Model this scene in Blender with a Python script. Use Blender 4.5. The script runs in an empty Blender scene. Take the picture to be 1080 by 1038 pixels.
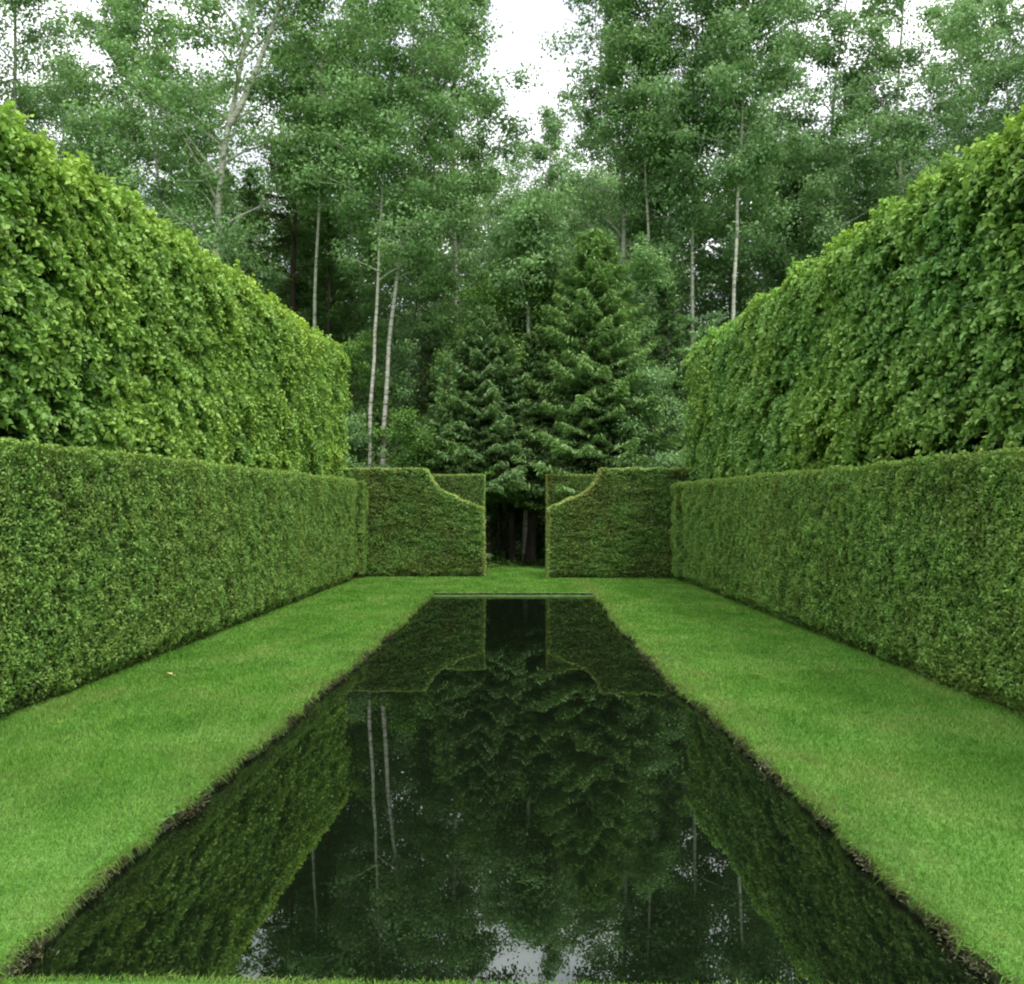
# Formal hedge garden with a long dark reflecting pool, seen down its axis.
import bpy, math
import numpy as np

R = math.radians
scene = bpy.context.scene
COL = scene.collection
rng = np.random.default_rng(7)
EYE = 1.6            # eye height above the lawn
F = 950.0 / 1080.0   # focal length over picture width

def at(px, d):
    """metric x of something seen at column px (1080 wide photo) at distance d"""
    return (px - 543.0) / 950.0 * d
def hz(py, d):
    return EYE + (538.0 - py) / 950.0 * d

# ------------------------------------------------------------------ noise
_P = np.random.default_rng(11).random(65536).astype(np.float32)
def _h(i, j, k):
    return _P[((i * 73856093) ^ (j * 19349663) ^ (k * 83492791)) & 65535]
def vnoise(p, s=1.0, off=0.0):
    """value noise, 0..1, p (N,3), s = frequency"""
    q = p * s + off + 1000.0
    b = np.floor(q).astype(np.int64); f = (q - b)
    f = f * f * (3 - 2 * f)
    i, j, k = b[:, 0], b[:, 1], b[:, 2]
    fx, fy, fz = f[:, 0], f[:, 1], f[:, 2]
    def L(a, c, t): return a + (c - a) * t
    return L(L(L(_h(i, j, k), _h(i+1, j, k), fx), L(_h(i, j+1, k), _h(i+1, j+1, k), fx), fy),
             L(L(_h(i, j, k+1), _h(i+1, j, k+1), fx), L(_h(i, j+1, k+1), _h(i+1, j+1, k+1), fx), fy), fz)
def fbm(p, s, o=0.0):
    return (vnoise(p, s, o) * .55 + vnoise(p, s * 2.1, o + 31) * .3 + vnoise(p, s * 4.3, o + 77) * .15)
def n1(t, s, o=0.0):
    t = np.asarray(t, float)
    return fbm(np.stack([t, t * 0 + o, t * 0 + .37], 1), s)
def unit(v):
    return v / (np.linalg.norm(v, axis=1, keepdims=True) + 1e-9)

# ------------------------------------------------------------------ mesh helpers
def raw_mesh(name, V, faces_idx, nper, mat, parent=None, attrs=None, smooth=False):
    """faces_idx (M,nper) int"""
    me = bpy.data.meshes.new(name)
    V = np.ascontiguousarray(V, dtype=np.float32); M = len(faces_idx)
    me.vertices.add(len(V)); me.vertices.foreach_set('co', V.ravel())
    me.loops.add(M * nper); me.loops.foreach_set('vertex_index', np.ascontiguousarray(faces_idx, dtype=np.int32).ravel())
    me.polygons.add(M)
    me.polygons.foreach_set('loop_start', np.arange(0, M * nper, nper, dtype=np.int32))
    me.polygons.foreach_set('loop_total', np.full(M, nper, dtype=np.int32))
    if smooth: me.polygons.foreach_set('use_smooth', np.ones(M, dtype=bool))
    for k, a in (attrs or {}).items():
        at_ = me.attributes.new(k, 'FLOAT', 'FACE'); at_.data.foreach_set('value', np.ascontiguousarray(a, dtype=np.float32))
    me.update(calc_edges=True)
    me.materials.append(mat)
    o = bpy.data.objects.new(name, me); COL.objects.link(o)
    if parent is not None: o.parent = parent
    return o

def leaves(name, pos, nrm, length, width, mat, parent=None, tone=None, tint=None, down=0.0, fold=.18, spread=.6, seed=0, axis=None):
    g = np.random.default_rng(seed)
    N = len(pos)
    n = unit(nrm + g.normal(0, spread, (N, 3)))
    a = g.normal(0, 1, (N, 3)) if axis is None else axis + g.normal(0, .35, (N, 3))
    a[:, 2] -= down
    a = unit(a - n * np.sum(a * n, 1, keepdims=True))
    s = np.cross(n, a)
    L = (np.full(N, length) if np.isscalar(length) else length) * g.uniform(.7, 1.3, N)
    W = L * (width / length if np.isscalar(length) else width)
    L = L[:, None]; W = W[:, None]
    base = pos - a * L * .5
    mid = base + a * L * .45
    V = np.empty((N, 4, 3))
    V[:, 0] = base
    V[:, 1] = mid + s * W * .5 + n * W * fold
    V[:, 2] = base + a * L - n * L * .12
    V[:, 3] = mid - s * W * .5 + n * W * fold
    idx = np.arange(N * 4).reshape(N, 4)
    at_ = {'tone': g.random(N) if tone is None else tone, 'tint': np.zeros(N) if tint is None else np.clip(tint, 0, 1)}
    return raw_mesh(name, V.reshape(-1, 3), idx, 4, mat, parent, at_)

class Tubes:
    def __init__(s): s.V = []; s.Fc = []; s.n = 0
    def add(s, pts, rad, sides=7):
        pts = np.asarray(pts, float); rad = np.asarray(rad, float)
        t = unit(np.gradient(pts, axis=0))
        ref = np.array([1., 0, 0]) if abs(t[0, 0]) < .8 else np.array([0, 1., 0])
        u = unit(np.cross(t, ref)); v = np.cross(t, u)
        an = np.linspace(0, 2 * np.pi, sides, endpoint=False)
        ring = pts[:, None, :] + (u[:, None, :] * np.cos(an)[None, :, None] + v[:, None, :] * np.sin(an)[None, :, None]) * rad[:, None, None]
        m = len(pts)
        s.V.append(ring.reshape(-1, 3))
        i = np.arange(m - 1)[:, None]; j = np.arange(sides)[None, :]; j2 = (j + 1) % sides
        q = np.stack([i * sides + j, i * sides + j2, (i + 1) * sides + j2, (i + 1) * sides + j], -1).reshape(-1, 4) + s.n
        s.Fc.append(q); s.n += m * sides
    def build(s, name, mat, parent=None):
        return raw_mesh(name, np.concatenate(s.V), np.concatenate(s.Fc), 4, mat, parent, smooth=True)

def tag(o, label, cat=None, group=None, kind=None):
    if label: o['label'] = label
    if cat: o['category'] = cat
    if group: o['group'] = group
    if kind: o['kind'] = kind
    return o
def thing(name, label, cat, loc=(0, 0, 0), group=None):
    o = bpy.data.objects.new(name, None); COL.objects.link(o); o.location = loc
    o.empty_display_size = .3
    return tag(o, label, cat, group)

# ------------------------------------------------------------------ materials
def new_mat(name):
    m = bpy.data.materials.new(name); m.use_nodes = True
    nt = m.node_tree; nt.nodes.clear()
    return m, nt.nodes, nt.links
def ramp(N, stops, interp='LINEAR'):
    r = N.new('ShaderNodeValToRGB'); r.color_ramp.interpolation = interp
    e = r.color_ramp.elements
    while len(e) > 1: e.remove(e[-1])
    e[0].position = stops[0][0]; e[0].color = (*stops[0][1], 1)
    for p, c in stops[1:]:
        x = e.new(p); x.color = (*c, 1)
    return r
def mixc(N, Lk, fac, a, b, mode='MIX'):
    m = N.new('ShaderNodeMix'); m.data_type = 'RGBA'; m.blend_type = mode
    for sock, v in ((0, fac), (6, a), (7, b)):
        if hasattr(v, 'is_output'): Lk.new(v, m.inputs[sock])
        else: m.inputs[sock].default_value = v if sock == 0 else (*v, 1)
    return m.outputs[2]
def leaf_mat(name, dark, mid, light, fresh, transl=.3, patch=None, gloss=.02, rough=.5):
    m, N, Lk = new_mat(name)
    a = N.new('ShaderNodeAttribute'); a.attribute_name = 'tone'
    t = N.new('ShaderNodeAttribute'); t.attribute_name = 'tint'
    r = ramp(N, [(0, dark), (.5, mid), (1, light)]); Lk.new(a.outputs['Fac'], r.inputs[0])
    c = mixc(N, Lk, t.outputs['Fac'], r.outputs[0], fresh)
    gain = N.new('ShaderNodeMix'); gain.data_type = 'RGBA'; gain.blend_type = 'MULTIPLY'; gain.inputs[0].default_value = 1
    gain.inputs[7].default_value = (1.4, 1.4, 1.3, 1); Lk.new(c, gain.inputs[6]); c = gain.outputs[2]
    if patch:
        tc = N.new('ShaderNodeTexCoord'); nz = N.new('ShaderNodeTexNoise'); nz.inputs['Scale'].default_value = patch[0]
        nz.inputs['Detail'].default_value = 3
        Lk.new(tc.outputs['Object'], nz.inputs['Vector'])
        rr = ramp(N, [(.38, (0, 0, 0)), (.62, (1, 1, 1))]); Lk.new(nz.outputs['Fac'], rr.inputs[0])
        mm = N.new('ShaderNodeMath'); mm.operation = 'MULTIPLY'; mm.inputs[1].default_value = patch[2]
        Lk.new(rr.outputs[0], mm.inputs[0])
        c = mixc(N, Lk, mm.outputs[0], c, patch[1], 'MULTIPLY')
    d = N.new('ShaderNodeBsdfDiffuse'); Lk.new(c, d.inputs[0])
    tr = N.new('ShaderNodeBsdfTranslucent')
    tcol = mixc(N, Lk, .5, c, (.16, .26, .03)); Lk.new(tcol, tr.inputs[0])
    mx = N.new('ShaderNodeMixShader'); mx.inputs[0].default_value = transl
    Lk.new(d.outputs[0], mx.inputs[1]); Lk.new(tr.outputs[0], mx.inputs[2])
    g = N.new('ShaderNodeBsdfGlossy'); g.inputs['Roughness'].default_value = rough; g.inputs[0].default_value = (.9, 1, .95, 1)
    m2 = N.new('ShaderNodeMixShader'); m2.inputs[0].default_value = gloss
    Lk.new(mx.outputs[0], m2.inputs[1]); Lk.new(g.outputs[0], m2.inputs[2])
    o = N.new('ShaderNodeOutputMaterial'); Lk.new(m2.outputs[0], o.inputs[0])
    return m
def rough_mat(name, c1, c2, scale, rough=.9, bump=.3, stretch=(1, 1, 1), c3=None):
    m, N, Lk = new_mat(name)
    tc = N.new('ShaderNodeTexCoord'); mp = N.new('ShaderNodeMapping'); mp.inputs['Scale'].default_value = stretch
    Lk.new(tc.outputs['Object'], mp.inputs[0])
    nz = N.new('ShaderNodeTexNoise'); nz.inputs['Scale'].default_value = scale; nz.inputs['Detail'].default_value = 6
    Lk.new(mp.outputs[0], nz.inputs['Vector'])
    r = ramp(N, [(.35, c1), (.6, c2)] + ([(.75, c3)] if c3 else [])); Lk.new(nz.outputs['Fac'], r.inputs[0])
    b = N.new('ShaderNodeBump'); b.inputs['Strength'].default_value = bump; b.inputs['Distance'].default_value = .03
    Lk.new(nz.outputs['Fac'], b.inputs['Height'])
    p = N.new('ShaderNodeBsdfPrincipled'); p.inputs['Roughness'].default_value = rough
    Lk.new(r.outputs[0], p.inputs['Base Color']); Lk.new(b.outputs[0], p.inputs['Normal'])
    o = N.new('ShaderNodeOutputMaterial'); Lk.new(p.outputs[0], o.inputs[0])
    return m

M_low   = leaf_mat('clipped_cedar_foliage', (.075, .115, .035), (.168, .325, .070), (.300, .490, .130), (.40, .55, .14), .3, (2.0, (1.0, .80, .78), .6))
M_upL   = leaf_mat('hornbeam_leaves_sunlit', (.060, .135, .024), (.180, .335, .055), (.330, .500, .105), (.46, .60, .075), .38, (.6, (.78, .88, 1.1), .9), .03, .45)  # left hedge faces the sun: sunlight put into the leaf colour
M_upR   = leaf_mat('hornbeam_leaves_shaded', (.046, .110, .022), (.150, .285, .055), (.280, .430, .105), (.34, .50, .070), .34, (.5, (.7, .88, 1.15), .8), .03, .45)  # same leaves on the other side, darker: shade put into the colour
M_end   = leaf_mat('clipped_yew_foliage', (.034, .068, .017), (.092, .190, .036), (.175, .310, .070), (.44, .62, .20), .15, (1.7, (.95, .70, .72), .9), .02)
M_birch = leaf_mat('birch_leaves', (.080, .150, .062), (.165, .300, .118), (.260, .420, .185), (.32, .48, .17), .42)  # paler, bluer greens: woodland haze put into the leaf colour
M_aspen = leaf_mat('aspen_leaves', (.090, .165, .078), (.180, .310, .140), (.280, .430, .215), (.34, .49, .20), .42)
M_maple = leaf_mat('understorey_leaves', (.045, .105, .022), (.105, .215, .045), (.175, .310, .075), (.24, .40, .08), .36)
M_cedar = leaf_mat('cedar_sprays', (.085, .155, .055), (.165, .290, .100), (.240, .375, .140), (.29, .42, .15), .28)
M_spruce = leaf_mat('spruce_needles', (.070, .130, .055), (.130, .225, .090), (.190, .305, .125), (.23, .35, .13), .22)
M_pine  = leaf_mat('pine_needles', (.040, .055, .025), (.090, .110, .050), (.150, .155, .080), (.17, .17, .09), .2)
M_core  = rough_mat('hedge_core_shade', (.006, .010, .004), (.018, .028, .010), 9)  # near-black colour standing in for the shade inside the hedges
M_soil  = rough_mat('wet_soil', (.016, .020, .008), (.055, .080, .022), 12, .9, .8, c3=(.09, .15, .035))
M_bark_d = rough_mat('dark_bark', (.030, .022, .016), (.085, .066, .050), 7, .9, .8, (1, 1, .25))
M_bark_g = rough_mat('grey_green_bark', (.13, .14, .10), (.30, .31, .24), 6, .85, .5, (1, 1, .4))
M_moss  = rough_mat('mossy_stone', (.05, .09, .025), (.09, .15, .04), 10, .9, .4, c3=(.12, .17, .06))

def birch_bark():
    m, N, Lk = new_mat('white_birch_bark')
    tc = N.new('ShaderNodeTexCoord'); mp = N.new('ShaderNodeMapping'); mp.inputs['Scale'].default_value = (1.2, 1.2, 7)
    Lk.new(tc.outputs['Object'], mp.inputs[0])
    nz = N.new('ShaderNodeTexNoise'); nz.inputs['Scale'].default_value = 2.2; nz.inputs['Detail'].default_value = 4
    Lk.new(mp.outputs[0], nz.inputs['Vector'])
    r = ramp(N, [(.30, (.05, .045, .04)), (.42, (.32, .32, .26)), (.7, (.52, .53, .44))]); Lk.new(nz.outputs['Fac'], r.inputs[0])
    p = N.new('ShaderNodeBsdfPrincipled'); p.inputs['Roughness'].default_value = .7
    Lk.new(r.outputs[0], p.inputs['Base Color'])
    o = N.new('ShaderNodeOutputMaterial'); Lk.new(p.outputs[0], o.inputs[0])
    return m
M_bark_b = birch_bark()

def lawn_colour(N, Lk, fac_rnd=None):
    ge = N.new('ShaderNodeNewGeometry')
    mp = N.new('ShaderNodeMapping'); mp.inputs['Scale'].default_value = (1, .55, 1); Lk.new(ge.outputs['Position'], mp.inputs[0])
    a = N.new('ShaderNodeTexNoise'); a.inputs['Scale'].default_value = 1.5; a.inputs['Detail'].default_value = 5; a.inputs['Roughness'].default_value = .62
    Lk.new(mp.outputs[0], a.inputs['Vector'])
    r = ramp(N, [(.30, (.108, .272, .036)), (.46, (.150, .345, .050)), (.56, (.192, .385, .068)), (.70, (.255, .395, .090))])
    Lk.new(a.outputs['Fac'], r.inputs[0])
    return r.outputs[0], ge
def blade_material():
    m, N, Lk = new_mat('lawn_grass_blades')
    c, ge = lawn_colour(N, Lk)
    a = N.new('ShaderNodeAttribute'); a.attribute_name = 'tone'
    t = N.new('ShaderNodeAttribute'); t.attribute_name = 'tint'
    r = ramp(N, [(0, (.5, .55, .5)), (.6, (1, 1, 1)), (1, (1.45, 1.3, 1.5))]); Lk.new(a.outputs['Fac'], r.inputs[0])
    c = mixc(N, Lk, 1.0, c, r.outputs[0], 'MULTIPLY')
    c = mixc(N, Lk, t.outputs['Fac'], c, (.26, .25, .10))
    d = N.new('ShaderNodeBsdfDiffuse'); Lk.new(c, d.inputs[0])
    tr = N.new('ShaderNodeBsdfTranslucent'); Lk.new(c, tr.inputs[0])
    mx = N.new('ShaderNodeMixShader'); mx.inputs[0].default_value = .3
    Lk.new(d.outputs[0], mx.inputs[1]); Lk.new(tr.outputs[0], mx.inputs[2])
    o = N.new('ShaderNodeOutputMaterial'); Lk.new(mx.outputs[0], o.inputs[0])
    return m
M_blade = blade_material()
def ground_material():
    m, N, Lk = new_mat('lawn_and_forest_floor')
    c, ge = lawn_colour(N, Lk)
    fine = N.new('ShaderNodeTexNoise'); fine.inputs['Scale'].default_value = 60; fine.inputs['Detail'].default_value = 3
    Lk.new(ge.outputs['Position'], fine.inputs['Vector'])
    fr = ramp(N, [(.3, (.35, .4, .35)), (.7, (.95, .95, .9))]); Lk.new(fine.outputs['Fac'], fr.inputs[0])
    c = mixc(N, Lk, 1.0, c, fr.outputs[0], 'MULTIPLY')
    # beyond the lawn: leaf litter and ground cover
    sx = N.new('ShaderNodeSeparateXYZ'); Lk.new(ge.outputs['Position'], sx.inputs[0])
    wob = N.new('ShaderNodeTexNoise'); wob.inputs['Scale'].default_value = .6; Lk.new(ge.outputs['Position'], wob.inputs['Vector'])
    ad = N.new('ShaderNodeMath'); ad.operation = 'MULTIPLY_ADD'; ad.inputs[1].default_value = 1.2
    Lk.new(wob.outputs['Fac'], ad.inputs[0]); Lk.new(sx.outputs['Y'], ad.inputs[2])
    mr = N.new('ShaderNodeMapRange'); mr.inputs[1].default_value = 25.6; mr.inputs[2].default_value = 26.4; Lk.new(ad.outputs[0], mr.inputs[0])
    lit = N.new('ShaderNodeTexNoise'); lit.inputs['Scale'].default_value = 5; lit.inputs['Detail'].default_value = 6
    Lk.new(ge.outputs['Position'], lit.inputs['Vector'])
    lr = ramp(N, [(.4, (.012, .014, .007)), (.55, (.03, .04, .015)), (.65, (.03, .065, .016))]); Lk.new(lit.outputs['Fac'], lr.inputs[0])
    c = mixc(N, Lk, mr.outputs[0], c, lr.outputs[0])
    p = N.new('ShaderNodeBsdfPrincipled'); p.inputs['Roughness'].default_value = .95; Lk.new(c, p.inputs['Base Color'])
    b = N.new('ShaderNodeBump'); b.inputs['Strength'].default_value = .5; b.inputs['Distance'].default_value = .02
    Lk.new(fine.outputs['Fac'], b.inputs['Height']); Lk.new(b.outputs[0], p.inputs['Normal'])
    o = N.new('ShaderNodeOutputMaterial'); Lk.new(p.outputs[0], o.inputs[0])
    return m
M_ground = ground_material()
def water_material():
    m, N, Lk = new_mat('still_black_water')
    ge = N.new('ShaderNodeNewGeometry')
    nz = N.new('ShaderNodeTexNoise'); nz.inputs['Scale'].default_value = 2.2; nz.inputs['Detail'].default_value = 2
    Lk.new(ge.outputs['Position'], nz.inputs['Vector'])
    b = N.new('ShaderNodeBump'); b.inputs['Strength'].default_value = .018; b.inputs['Distance'].default_value = .02
    Lk.new(nz.outputs['Fac'], b.inputs['Height'])
    d = N.new('ShaderNodeBsdfDiffuse'); d.inputs[0].default_value = (.004, .0065, .003, 1)
    gl = N.new('ShaderNodeBsdfGlossy'); gl.inputs['Roughness'].default_value = .004; gl.inputs[0].default_value = (.92, 1, .93, 1)
    Lk.new(b.outputs[0], gl.inputs['Normal'])
    fr = N.new('ShaderNodeFresnel'); fr.inputs[0].default_value = 1.33
    mr = N.new('ShaderNodeMapRange'); mr.inputs[1].default_value = 0; mr.inputs[2].default_value = .7; mr.inputs[3].default_value = .175; mr.inputs[4].default_value = .42
    Lk.new(fr.outputs[0], mr.inputs[0])
    mx = N.new('ShaderNodeMixShader'); Lk.new(mr.outputs[0], mx.inputs[0]); Lk.new(d.outputs[0], mx.inputs[1]); Lk.new(gl.outputs[0], mx.inputs[2])
    o = N.new('ShaderNodeOutputMaterial'); Lk.new(mx.outputs[0], o.inputs[0])
    return m
M_water = water_material()

# ------------------------------------------------------------------ pool outline, ground, bank, water
LEFT = np.array([(-1.80, 3.11), (-1.81, 4.2), (-1.77, 5.1), (-1.77, 6.15), (-1.77, 7.7), (-1.70, 9.7), (-1.62, 13), (-1.58, 17.55)])
RIGHT = np.array([(1.70, 3.04), (1.64, 4.26), (1.62, 5.6), (1.585, 6.9), (1.50, 8.4), (1.47, 10), (1.48, 13), (1.53, 17.55)])
def pool_loop():
    pts = []
    def run(a, b, step):
        n = max(2, int(np.hypot(*(b - a)) / step)); return [a + (b - a) * k / n for k in range(n)]
    loop = [*LEFT, *RIGHT[::-1]]
    for i in range(len(loop)):
        pts += run(loop[i], loop[(i + 1) % len(loop)], .03)
    P = np.array(pts)
    T = np.roll(P, -1, 0) - np.roll(P, 1, 0); T /= np.linalg.norm(T, axis=1, keepdims=True)
    Nn = np.stack([-T[:, 1], T[:, 0]], 1)
    c = np.array([0, 10.3]); sgn = np.sign(np.sum((P - c) * Nn, 1)); Nn *= sgn[:, None]
    q = np.stack([P[:, 0], P[:, 1], P[:, 0] * 0], 1)
    side = np.where((P[:, 1] > 17.3), .2, 1.0)
    side = np.where(P[:, 1] < 3.3, .35, side)
    w = (fbm(q, 1.6) - .5) * .10 + (fbm(q, 6.5, 9) - .5) * .075 + (vnoise(q, 20., 5) - .5) * .018
    return P + Nn * (w * side)[:, None], Nn, P + Nn * .16
PL, PN, POUT = pool_loop()
NP = len(PL)
CEN = np.array([0., 10.3])
WATER_Z = -.058

def build_ground():
    ss = [0, .2, 1, 1.15, 1.4, 2, 4, 10, 40, 300]
    V = []
    for k, s in enumerate(ss):
        p = PL + (POUT - PL) * s if s < 1 else CEN + (POUT - CEN) * s
        z = np.zeros(NP)
        if k == 0: z -= .012
        V.append(np.column_stack([p, z]))
    V = np.concatenate(V)
    i = np.arange(len(ss) - 1)[:, None] * NP; j = np.arange(NP)[None, :]; j2 = (j + 1) % NP
    q = np.stack([i + j, i + j2, i + NP + j2, i + NP + j], -1).reshape(-1, 4)
    o = raw_mesh('ground', V, q, 4, M_ground)
    tag(o, 'flat mown ground with lawn around the pool and forest floor beyond', kind='structure')
    # bank: soil face from the turf edge down under the water
    lev = [(0, -.012), (.002, -.022), (.006, -.036), (-.004, -.050), (-.012, -.07), (-.03, -.4)]
    V = []
    for k, (off, z) in enumerate(lev):
        q3 = np.column_stack([PL, np.full(NP, z)])
        w = (fbm(q3, 9., 3) - .5) * (.03 if 0 < k < 5 else 0)
        p = PL + PN * (off + w)[:, None]
        V.append(np.column_stack([p, np.full(NP, z)]))
    V = np.concatenate(V)
    i = np.arange(len(lev) - 1)[:, None] * NP
    q = np.stack([i + j, i + j2, i + NP + j2, i + NP + j], -1).reshape(-1, 4)
    o = raw_mesh('pool_bank', V, q, 4, M_soil, smooth=True)
    tag(o, 'dark wet soil bank under the turf edge around the pool', kind='structure')
    # water
    xs = np.linspace(-2.2, 2.1, 12); ys = np.linspace(2.7, 17.9, 30)
    X, Y = np.meshgrid(xs, ys); V = np.column_stack([X.ravel(), Y.ravel(), np.full(X.size, WATER_Z)])
    a = np.arange(29)[:, None] * 12 + np.arange(11)[None, :]
    q = np.stack([a, a + 1, a + 13, a + 12], -1).reshape(-1, 4)
    o = raw_mesh('pool_water', V, q, 4, M_water)
    tag(o, 'still black water of the long pool mirroring hedges and trees', kind='structure')
build_ground()

# mossy edging slab across the far end of the pool
def edging():
    n = 60; xs = np.linspace(-1.60, 1.55, n)
    prof = [(0, -.3), (0, -.046), (.010, -.040), (.12, -.038), (.13, -.046), (.13, -.3)]
    V = []
    for y, z in prof:
        q = np.column_stack([xs, xs * 0 + y, xs * 0 + z])
        V.append(np.column_stack([xs, 17.24 + y + (vnoise(q, 3.) - .5) * .03, z + (vnoise(q, 5., 9) - .5) * .012]))
    V = np.concatenate(V); m = len(prof)
    i = np.arange(m - 1)[:, None] * n + np.arange(n - 1)[None, :]
    q = np.stack([i, i + 1, i + n + 1, i + n], -1).reshape(-1, 4)
    o = raw_mesh('stone_edging', V, q, 4, M_moss, smooth=False)
    tag(o, 'pale mossy stone edging across the far end of the pool', 'edging')
edging()

# ------------------------------------------------------------------ grass
def inside_pool(x, y, grow=0.0):
    l = np.interp(y, LEFT[:, 1], LEFT[:, 0]); r = np.interp(y, RIGHT[:, 1], RIGHT[:, 0])
    q = np.stack([np.where(x < 0, l, r), y, y * 0], 1)
    w = (fbm(q, 1.6) - .5) * .10 + (fbm(q, 6.5, 9) - .5) * .075 + (vnoise(q, 20., 5) - .5) * .018
    w *= np.where((y > 17.3), .2, 1.0)
    near = np.interp(x, [-1.80, 1.70], [3.11, 3.04]); 
    return (x > l - w - grow) & (x < r + w + grow) & (y > near - grow) & (y < 17.55 + grow)

def blades(pos, h, wdt, lean, tone, tint, seed):
    g = np.random.default_rng(seed); N = len(pos)
    an = g.uniform(0, 2 * np.pi, N)
    s = np.stack([np.cos(an), np.sin(an), np.zeros(N)], 1)
    V = np.empty((N, 3, 3))
    V[:, 0] = pos - s * wdt[:, None] * .5; V[:, 1] = pos + s * wdt[:, None] * .5
    V[:, 2] = pos + lean; V[:, 2, 2] += h
    return V, tone, tint

def build_grass():
    g = np.random.default_rng(5)
    Vs = []; Rn = []; Tn = []
    bands = [(2.3, 4, 15000), (4, 6, 11000), (6, 9, 6500), (9, 14, 3600), (14, 20, 2200), (20, 25.6, 1300)]
    for a, b, dens in bands:
        n = int(8.4 * (b - a) * dens)
        x = g.uniform(-4.2, 4.2, n); y = g.uniform(a, b, n)
        lim = np.interp(y, [2, 24], [4.0, 3.8])
        k = ~inside_pool(x, y) & (np.abs(x) < lim) & (np.abs(x) < y * .60 + .3)
        if a >= 20: k &= (y < 22) | (np.abs(x) < 1.3)
        x, y = x[k], y[k]; n = len(x)
        d = y
        q = np.column_stack([x, y, x * 0])
        sc = np.clip(d / 4.0, .9, 4.2)
        h = g.uniform(.010, .022, n) * (.8 + .5 * fbm(q, 2.5)) * np.clip(sc, 1, 1.5)
        w = .0042 * sc * g.uniform(.7, 1.3, n)
        lean = np.column_stack([g.normal(0, .009, n), g.normal(0, .009, n), np.zeros(n)]) * np.clip(sc, 1, 2)[:, None]
        l = np.interp(y, LEFT[:, 1], LEFT[:, 0]); r = np.interp(y, RIGHT[:, 1], RIGHT[:, 0])
        de = np.minimum(np.abs(x - l), np.abs(x - r))
        dry = np.clip(1 - de / .45, 0, 1) * (.12 + .4 * (fbm(q, 3.1, 40) > .5)) * np.where(x > 0, 1.0, .55)
        dry += np.clip((fbm(q, 2.2, 90) - .56) * 3, 0, .18)
        tint = np.where(g.random(n) < .5, dry, dry * .3)
        V, rn, tn = blades(q, h, w, lean, g.random(n), tint, 3)
        Vs.append(V); Rn.append(rn); Tn.append(tn)
    # longer tufts hanging over the bank
    idx = g.integers(0, NP, 80000)
    p = PL[idx]; nn = PN[idx]
    q = np.column_stack([p, p[:, 0] * 0])
    keep = (fbm(q, 4., 14) + g.random(len(q)) * .35 > .55) & ((q[:, 1] < 17.3) | (g.random(len(q)) < .05))
    p, nn, q = p[keep], nn[keep], q[keep]; n = len(p)
    off = g.uniform(-.01, .06, n)
    pos = np.column_stack([p + nn * off[:, None] + g.normal(0, .01, (n, 2)), np.zeros(n)])
    over = g.uniform(.0, .035, n) * (.5 + 1.1 * fbm(q, 5., 2))
    lean = np.column_stack([-nn * over[:, None] + g.normal(0, .012, (n, 2)), np.zeros(n)])
    h = np.where(p[:, 1] < 3.2, g.uniform(-.05, .006, n), g.uniform(-.06, .014, n))
    sc = np.clip(p[:, 1] / 4, .9, 3.5)
    V, rn, tn = blades(pos, h, .005 * sc * g.uniform(.7, 1.3, n), lean, g.random(n) * .75, np.where(g.random(n) < .35, .6, .1), 8)
    Vs.append(V); Rn.append(rn); Tn.append(tn)
    V = np.concatenate(Vs).reshape(-1, 3)
    idx = np.arange(len(V)).reshape(-1, 3)
    o = raw_mesh('lawn_grass', V, idx, 3, M_blade, attrs={'tone': np.concatenate(Rn), 'tint': np.concatenate(Tn)})
    tag(o, 'short mown bright green lawn grass on both sides of the pool', 'grass', kind='stuff')
build_grass()

def edge_plants():
    """dead brown roots and moss clumps along the broken turf edge"""
    g = np.random.default_rng(21)
    P_, N_, T_ = [], [], []
    spots = []
    for y in g.uniform(3.2, 12, 60): spots.append((-1, y))
    for y in g.uniform(3.2, 12, 60): spots.append((1, y))
    for sd, y in spots:
        k = np.argmin(np.abs(PL[:, 1] - y) + np.where(np.sign(PL[:, 0]) == sd, 0, 9))
        n = g.integers(60, 240); r = g.uniform(.02, .07)
        c = np.array([PL[k, 0] - sd * .01, PL[k, 1], -.03])
        P_.append(c + g.normal(0, 1, (n, 3)) * [r * .5, r * 1.3, r * .35])
        T_.append(np.full(n, g.choice([0, .15, .8], p=[.6, .37, .03])))
    P_ = np.concatenate(P_); T_ = np.concatenate(T_); P_[:, 2] = np.clip(P_[:, 2], WATER_Z + .004, .02)
    m = leaf_mat('dead_edge_growth', (.012, .010, .006), (.035, .032, .014), (.06, .075, .025), (.20, .21, .14), .1)
    o = leaves('edge_growth', P_, np.tile([0, 0, 1.], (len(P_), 1)), .022, .007, m, None, tint=T_, spread=.9, seed=3)
    tag(o, 'dark ragged roots and moss hanging off the turf edge into the pool', 'ground cover', kind='stuff')
edge_plants()

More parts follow.
